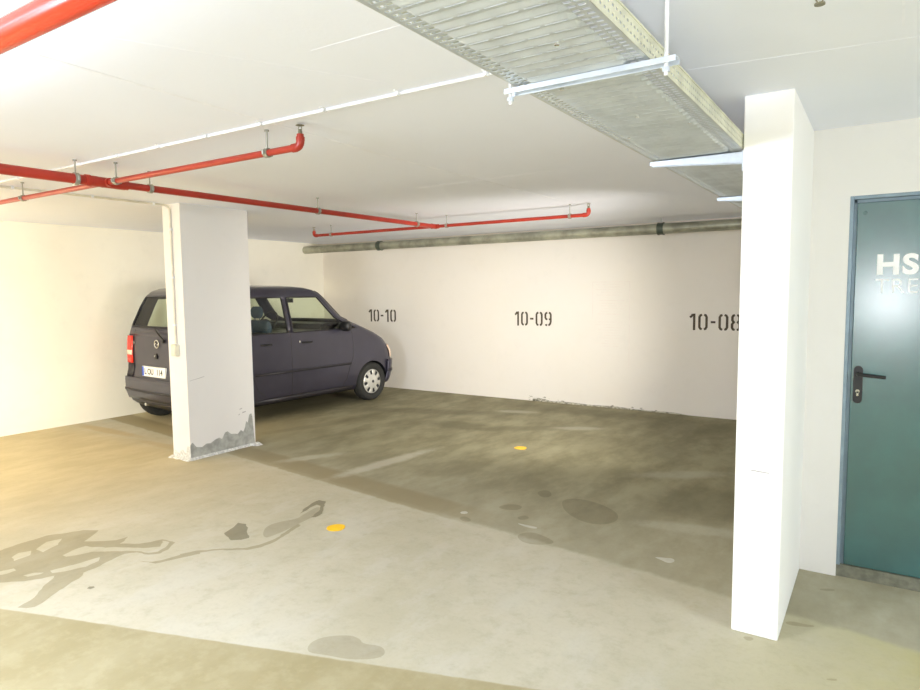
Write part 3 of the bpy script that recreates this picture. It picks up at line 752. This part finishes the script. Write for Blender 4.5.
# roof crown
crown = []
for k, (s, dz) in enumerate(((.8, .007), (.5, .013))):
    o_ = len(vs); R = rowsg[-1]; cu = sum(q[1] for q in R)/NF
    vs += [(q[0]*s, cu+(q[1]-cu)*s, q[2]+dz) for q in R]
    for j in range(NF): ff.append((L+j, L+(j+1) % NF, o_+(j+1) % NF, o_+j))
    L = o_
ff.append(tuple(L+j for j in range(NF)))
fr.add(vs, ff); o = fr.build('roof_frame', M_paint, car, smooth=35)
md = o.modifiers.new('solid', 'SOLIDIFY'); md.thickness = .025; md.offset = -1
for (nm_, s), fl in win.items():
    g = MB(); g.add([(x*.994, u, z) for x, u, z in vs], fl)
    used = sorted({i for f in fl for i in f}); mp = {a: i for i, a in enumerate(used)}
    g = MB(); g.add([(vs[a][0]*.990, 1.4+(vs[a][1]-1.4)*.994, vs[a][2]) for a in used], [[mp[a] for a in f] for f in fl])
    o = g.build(nm_, M_glass, car, smooth=60)
    # black rubber surround on the opening's outline
    from collections import Counter
    ec = Counter(frozenset((f[k], f[(k+1) % 4])) for f in fl for k in range(4))
    adj = {}
    for e, c in ec.items():
        if c == 1:
            a, d_ = tuple(e); adj.setdefault(a, []).append(d_); adj.setdefault(d_, []).append(a)
    st = next(iter(adj)); loop = [st]; prev = None
    while True:
        nx = [q for q in adj[loop[-1]] if q != prev]
        if not nx or nx[0] == st: break
        prev = loop[-1]; loop.append(nx[0])
        if len(loop) > 400: break
    pts = [vs[a] for a in loop] + [vs[loop[0]], ]
    MB().tube(pts, .009, 6, cap=False).build('window_seal', M_trim, o, smooth=60)
# surface bands
def band(seq, z0, z1, off, name, M, n=5, th=.01, parent=None, lab=None):
    """seq: list of functions z -> point; closed slab offset from the body"""
    zs = [z0+(z1-z0)*i/n for i in range(n+1)]
    g = MB(); g.grid([[f(z, off) for f in seq] for z in zs])
    o = g.build(name, M, parent or car, smooth=50, fix=False)
    md = o.modifiers.new('solid', 'SOLIDIFY'); md.thickness = th; md.offset = 0
    if lab: o['label'] = lab
    return o
def mir(f): return lambda z, off: (lambda q: (-q[0], q[1], q[2]))(f(z, off))
def F(fn, *a): return lambda z, off: fn(z, *a, off)
rc = [F(P_rc, a) for a in (0, .25, .5, .75, 1)]
rearw = [F(P_rear, w_) for w_ in (0, .25, .5, .65)]
half_r = rearw + rc
seq_r = [mir(f) for f in reversed(half_r[1:])] + half_r
sd = [lambda z, off: P_side(z, max(urs(z), .155), off)]
band([mir(f) for f in sd] + seq_r + sd, .30, .565, .016, 'rear_bumper', M_paint, 6, .02)
band(seq_r, .40, .43, .026, 'bumper_strip', M_trim, 1, .012)
band(seq_r, .20, .30, -.01, 'rear_skirt', M_trim, 3, .02)
frontw = [F(P_front, w_) for w_ in (0, .2, .4, .58)]
fc = [F(P_fc, a) for a in (1, .75, .5, .25, 0)]
half_f = frontw + fc
seq_f = [mir(f) for f in reversed(half_f[1:])] + half_f
band(seq_f, .24, .58, .022, 'front_bumper', M_paint, 6, .02)
band(seq_f, .40, .44, .034, 'bumper_strip', M_trim, 1, .012)
for s in (1, -1):
    S_ = (lambda f: f) if s > 0 else mir
    lampseq = [S_(f) for f in (F(P_rear, .62), F(P_rear, .68), *rc[:4])]
    band(lampseq, .74, 1.08, .012, 'tail_lamp', M_lampred, 5, .014)
    band(lampseq, .84, .90, .020, 'reversing_lens', M_lampclear, 1, .006)
    band([S_(f) for f in (F(P_rear, .60), *rc)], .57, .735, .004, 'corner_trim', M_trim, 2, .008)
    band([S_(f) for f in (F(P_front, .50), F(P_front, .56), *fc[:4])], .62, .80, .010, 'head_lamp', M_lampclear, 4, .012)
    band([S_(F(P_side, u)) for u in (.80, 1.3, 1.9, 2.4)], .575, .605, .012, 'side_moulding', M_trim, 1, .012)
    band([S_(F(P_side, u)) for u in (.80, 1.3, 1.9, 2.44)], .205, .27, .008, 'sill', M_trim, 1, .02)
    # door gaps
    b = MB()
    def gp(u, z): q = P_side(z, u, .0); return (q[0]*s, q[1], z)
    b.tube([gp(1.365, z) for z in (.28, .4, .55, .62, .8, .95, 1.08)], .0035, 6)
    b.tube([gp(u, z) for u, z in ((2.42, 1.08), (2.44, 1.0), (2.46, .8), (2.44, .66), (2.40, .6), (2.33, .4), (2.25, .28), (1.8, .275), (1.365, .28), (1.0, .28), (.84, .4), (.76, .6), (.70, .8), (.70, 1.08))], .0035, 6)
    b.build('door_gap', M_black, car)
    for u, h_ in ((1.54, .945), (.90, .955)):
        b = MB(); b.tube([gp(u, h_), (s*(tab(h_, THW)+.032), u+.02, h_), (s*(tab(h_, THW)+.034), u+.13, h_-.002), gp(u+.16, h_)], [.012, .013, .013, .012], 10)
        b.build('door_handle', M_black, car, smooth=50)
    b = MB(); b.tube([gp(1.50, .96), (s*(tab(.96, THW)+.006), 1.50, .96)], .013, 12); b.build('door_lock', M_chrome, car)
    # mirror
    g = MB(); rr_ = []
    for k, (w0, sc) in enumerate(((.79, .5), (.81, .8), (.86, 1.0), (.93, 1.0), (.965, .85), (.975, .5))):
        rr_.append([(s*w0, 2.24+.055*sc*math.cos(a)*(1.0), 1.125+.070*sc*math.sin(a)) for a in [2*math.pi*i/14 for i in range(14)]])
    g.grid(rr_, closed=True); g.f.append(list(range(14))); g.mi.append(0); g.f.append([5*14+i for i in range(14)]); g.mi.append(0)
    mo = g.build('wing_mirror', M_black, car, smooth=50)
    g = MB(); g.slab([(s*.74, 2.16, 1.09), (s*.80, 2.28, 1.07), (s*.745, 2.28, 1.20)], (s*.02, 0, 0)); g.build('mirror_foot', M_black, mo)
# wheels
def wheel(u, s):
    R = .283; cx = s*.728
    prof = [(-.07, .18), (-.082, .20), (-.088, .23), (-.082, .261), (-.06, .278), (-.03, .283), (.03, .283), (.06, .278), (.082, .261), (.088, .23), (.082, .20), (.07, .18)]
    n = 40; g = MB()
    g.grid([[(cx+x, u+r*math.cos(a), R+r*math.sin(a)) for x, r in prof] for a in [2*math.pi*i/n for i in range(n+1)]])
    w_o = g.build('wheel', M_tyre, car, smooth=35)
    g = MB(); xo = cx+s*.055
    g.tube([(cx-s*.06, u, R), (xo, u, R)], .182, 36); g.build('rim', M_dark, w_o, smooth=35)
    # wheel cover with ten openings
    g = MB(); n = 40; rad = [.03, .085, .105, .145, .165, .182]; dx = [.030, .026, .022, .018, .016, .004]
    def ringp(k): return [(xo+s*dx[k], u+rad[k]*math.cos(2*math.pi*(i+.0)/n), R+rad[k]*math.sin(2*math.pi*i/n)) for i in range(n)]
    rings = [ringp(k) for k in range(len(rad))]; vs_ = [q for r_ in rings for q in r_]; fs_ = []
    for k in range(len(rad)-1):
        for j in range(n):
            if k in (2, 3) and j % 5 in (0, 1): continue
            if k == 3 and j % 5 == 9: continue
            fs_.append((k*n+j, k*n+(j+1) % n, (k+1)*n+(j+1) % n, (k+1)*n+j))
    fs_.append(tuple(range(n))); g.add(vs_, fs_)
    hc = g.build('wheel_cover', M_hub, w_o, smooth=35, fix=False)
    md = hc.modifiers.new('solid', 'SOLIDIFY'); md.thickness = .004; md.offset = 0
    MB().tube([(xo+s*.028, u, R), (xo+s*.036, u, R)], .022, 16).build('centre_cap', M_dark, w_o)
for u in AX:
    for s in (1, -1): wheel(u, s)
MB().box((-.62, .30, .20), (.62, 3.2, .30)).build('underbody', M_black, car)
MB().tube([(-.4, .06, .235), (-.4, .35, .235)], .022, 14).build('exhaust_pipe', M_chrome, car)
# rear plate, emblem, lock, wiper, lettering
def RP(x, z, off=.0): q = P_rear(z, x, off); return q
PC = -.085
b = MB(); y0 = P_rear(.71, PC, .0)[1]-.012
b.box((PC-.262, y0-.012, .600), (PC+.262, y0+.02, .722)); pl_o = b.build('number_plate', M_plate, car, bevel=.003)
pl_o['label'] = 'white rear number plate with blue edge'
MB().box((PC-.258, y0-.0135, .604), (PC-.218, y0-.0115, .718)).build('plate_band', M_plateblue, pl_o)
text('plate_characters', 'L OU', .098, M_black, pl_o, (PC-.205, y0-.0125, .628), (math.pi/2, 0, 0), bold=.002, sx=.93)
text('plate_characters', '114', .098, M_black, pl_o, (PC+.07, y0-.0125, .628), (math.pi/2, 0, 0), bold=.002, sx=.93)
b = MB(); ez = 1.0; ey = P_rear(ez, 0, .012)[1]; ex = -.005
tor = [(ex+.046*math.cos(a), ey-.002, ez+.046*math.sin(a)) for a in [2*math.pi*i/28 for i in range(29)]]
b.tube(tor, .0065, 8, cap=False)
b.slab([(ex-.065, ey, ez+.004), (ex-.005, ey, ez+.012), (ex-.012, ey, ez-.006), (ex+.065, ey, ez+.0), (ex+.008, ey, ez-.014), (ex+.014, ey, ez+.003)][::1], (0, -.006, 0))
label(b.build('emblem', M_chrome, car, smooth=50), 'chrome ring emblem')
b = MB(); q = RP(-.035, .85, .004); b.tube([(q[0], q[1]+.01, q[2]), (q[0], q[1]-.012, q[2])], .034, 20); lk = b.build('tailgate_lock', M_black, car)
MB().tube([(q[0]-.012, q[1]-.012, q[2]+.006), (q[0]-.012, q[1]-.016, q[2]+.006)], .010, 12).build('key_slot', M_chrome, lk)
b = MB(); b.tube([RP(.14, 1.05, .014), RP(.10, 1.09, .03), RP(0, 1.15, .035), RP(-.10, 1.20, .03)], [.014, .012, .008, .006], 8); b.tube([RP(-.42, 1.185, .022), RP(-.1, 1.20, .026), RP(.06, 1.195, .022)], .006, 8)
b.tube([RP(.14, 1.04, -.01), RP(.14, 1.04, .03)], .022, 12)
b.build('rear_wiper', M_black, car, smooth=50)
text('lettering', 'AGILA', .040, M_chrome, car, (-.66, P_rear(1.0, -.6, .006)[1], .985), (math.pi/2, 0, math.radians(-6)), bold=.0006)
b = MB()
zz = [.62, .75, .9, 1.05, 1.16]
for s in (1, -1): b.tube([(s*(.60), P_rear(z, .60, .001)[1], z) for z in zz], .003, 6)
b.tube([RP(x, 1.13, .0) for x in (-.6, -.3, 0, .3, .6)], .003, 6); b.tube([RP(x, .58, .0) for x in (-.6, -.3, 0, .3, .6)], .004, 6)
b.build('tailgate_gap', M_black, car)
# cabin
b = MB(); b.box((-.70, .22, 1.068), (.70, 2.25, 1.080)); b.build('cabin_floor', M_black, car)
def seat(w_, u, zt, wd=.24):
    g = MB(); rr_ = []
    for z, t_ in ((1.07, .06), (1.16, .06), (1.22, .045), (1.24, .02)):
        rr_.append([(w_+(wd-(.06-t_))*math.copysign(abs(math.cos(a))**.5, math.cos(a)), u+t_*math.copysign(abs(math.sin(a))**.7, math.sin(a)), z) for a in [2*math.pi*i/20 for i in range(20)]])
    g.grid(rr_, closed=True); g.f.append([3*20+i for i in range(20)]); g.mi.append(0)
    so = g.build('seat_back', M_seat, car, smooth=50)
    g = MB(); rr_ = []
    for z, f in ((1.27, .6), (1.285, .85), (1.32, 1), (1.37, 1), (1.405, .85), (1.42, .55)):
        rr_.append([(w_+.115*f*math.cos(a), u-.02+.045*f*math.sin(a), z) for a in [2*math.pi*i/20 for i in range(20)]])
    g.grid(rr_, closed=True); g.f.append([5*20+i for i in range(20)]); g.mi.append(0); g.f.append([i for i in range(20)]); g.mi.append(0)
    g.tube([(w_-.05, u-.01, 1.2), (w_-.05, u-.02, 1.30)], .006, 8); g.tube([(w_+.05, u-.01, 1.2), (w_+.05, u-.02, 1.30)], .006, 8)
    g.build('headrest', M_seat, so, smooth=50)
seat(.34, 1.22, 1.24); seat(-.34, 1.22, 1.24); seat(.33, .50, 1.24, .22); seat(-.33, .50, 1.24, .22)
b = MB(); b.tube([(-.34+.18*math.cos(a), 1.88+.09*math.sin(a), 1.17+.15*math.sin(a)) for a in [2*math.pi*i/30 for i in range(31)]], .013, 8, cap=False)
b.tube([(-.50, 1.88, 1.17), (-.18, 1.88, 1.17)], .014, 8)
b.build('steering_wheel', M_black, car, smooth=50)
b = MB(); b.grid([[(x, u, z) for x in (-.66, -.3, 0, .3, .66)] for u, z in ((1.98, 1.08), (2.02, 1.16), (2.12, 1.18), (2.30, 1.17), (2.42, 1.14))]); b.build('dashboard', M_dark, car, smooth=50)
b = MB(); b.tube([(0, 2.02, 1.56), (0, 1.98, 1.50)], .008, 8); b.box((-.11, 1.965, 1.455), (.11, 1.985, 1.515)); b.build('rear_view_mirror', M_black, car, bevel=.006)
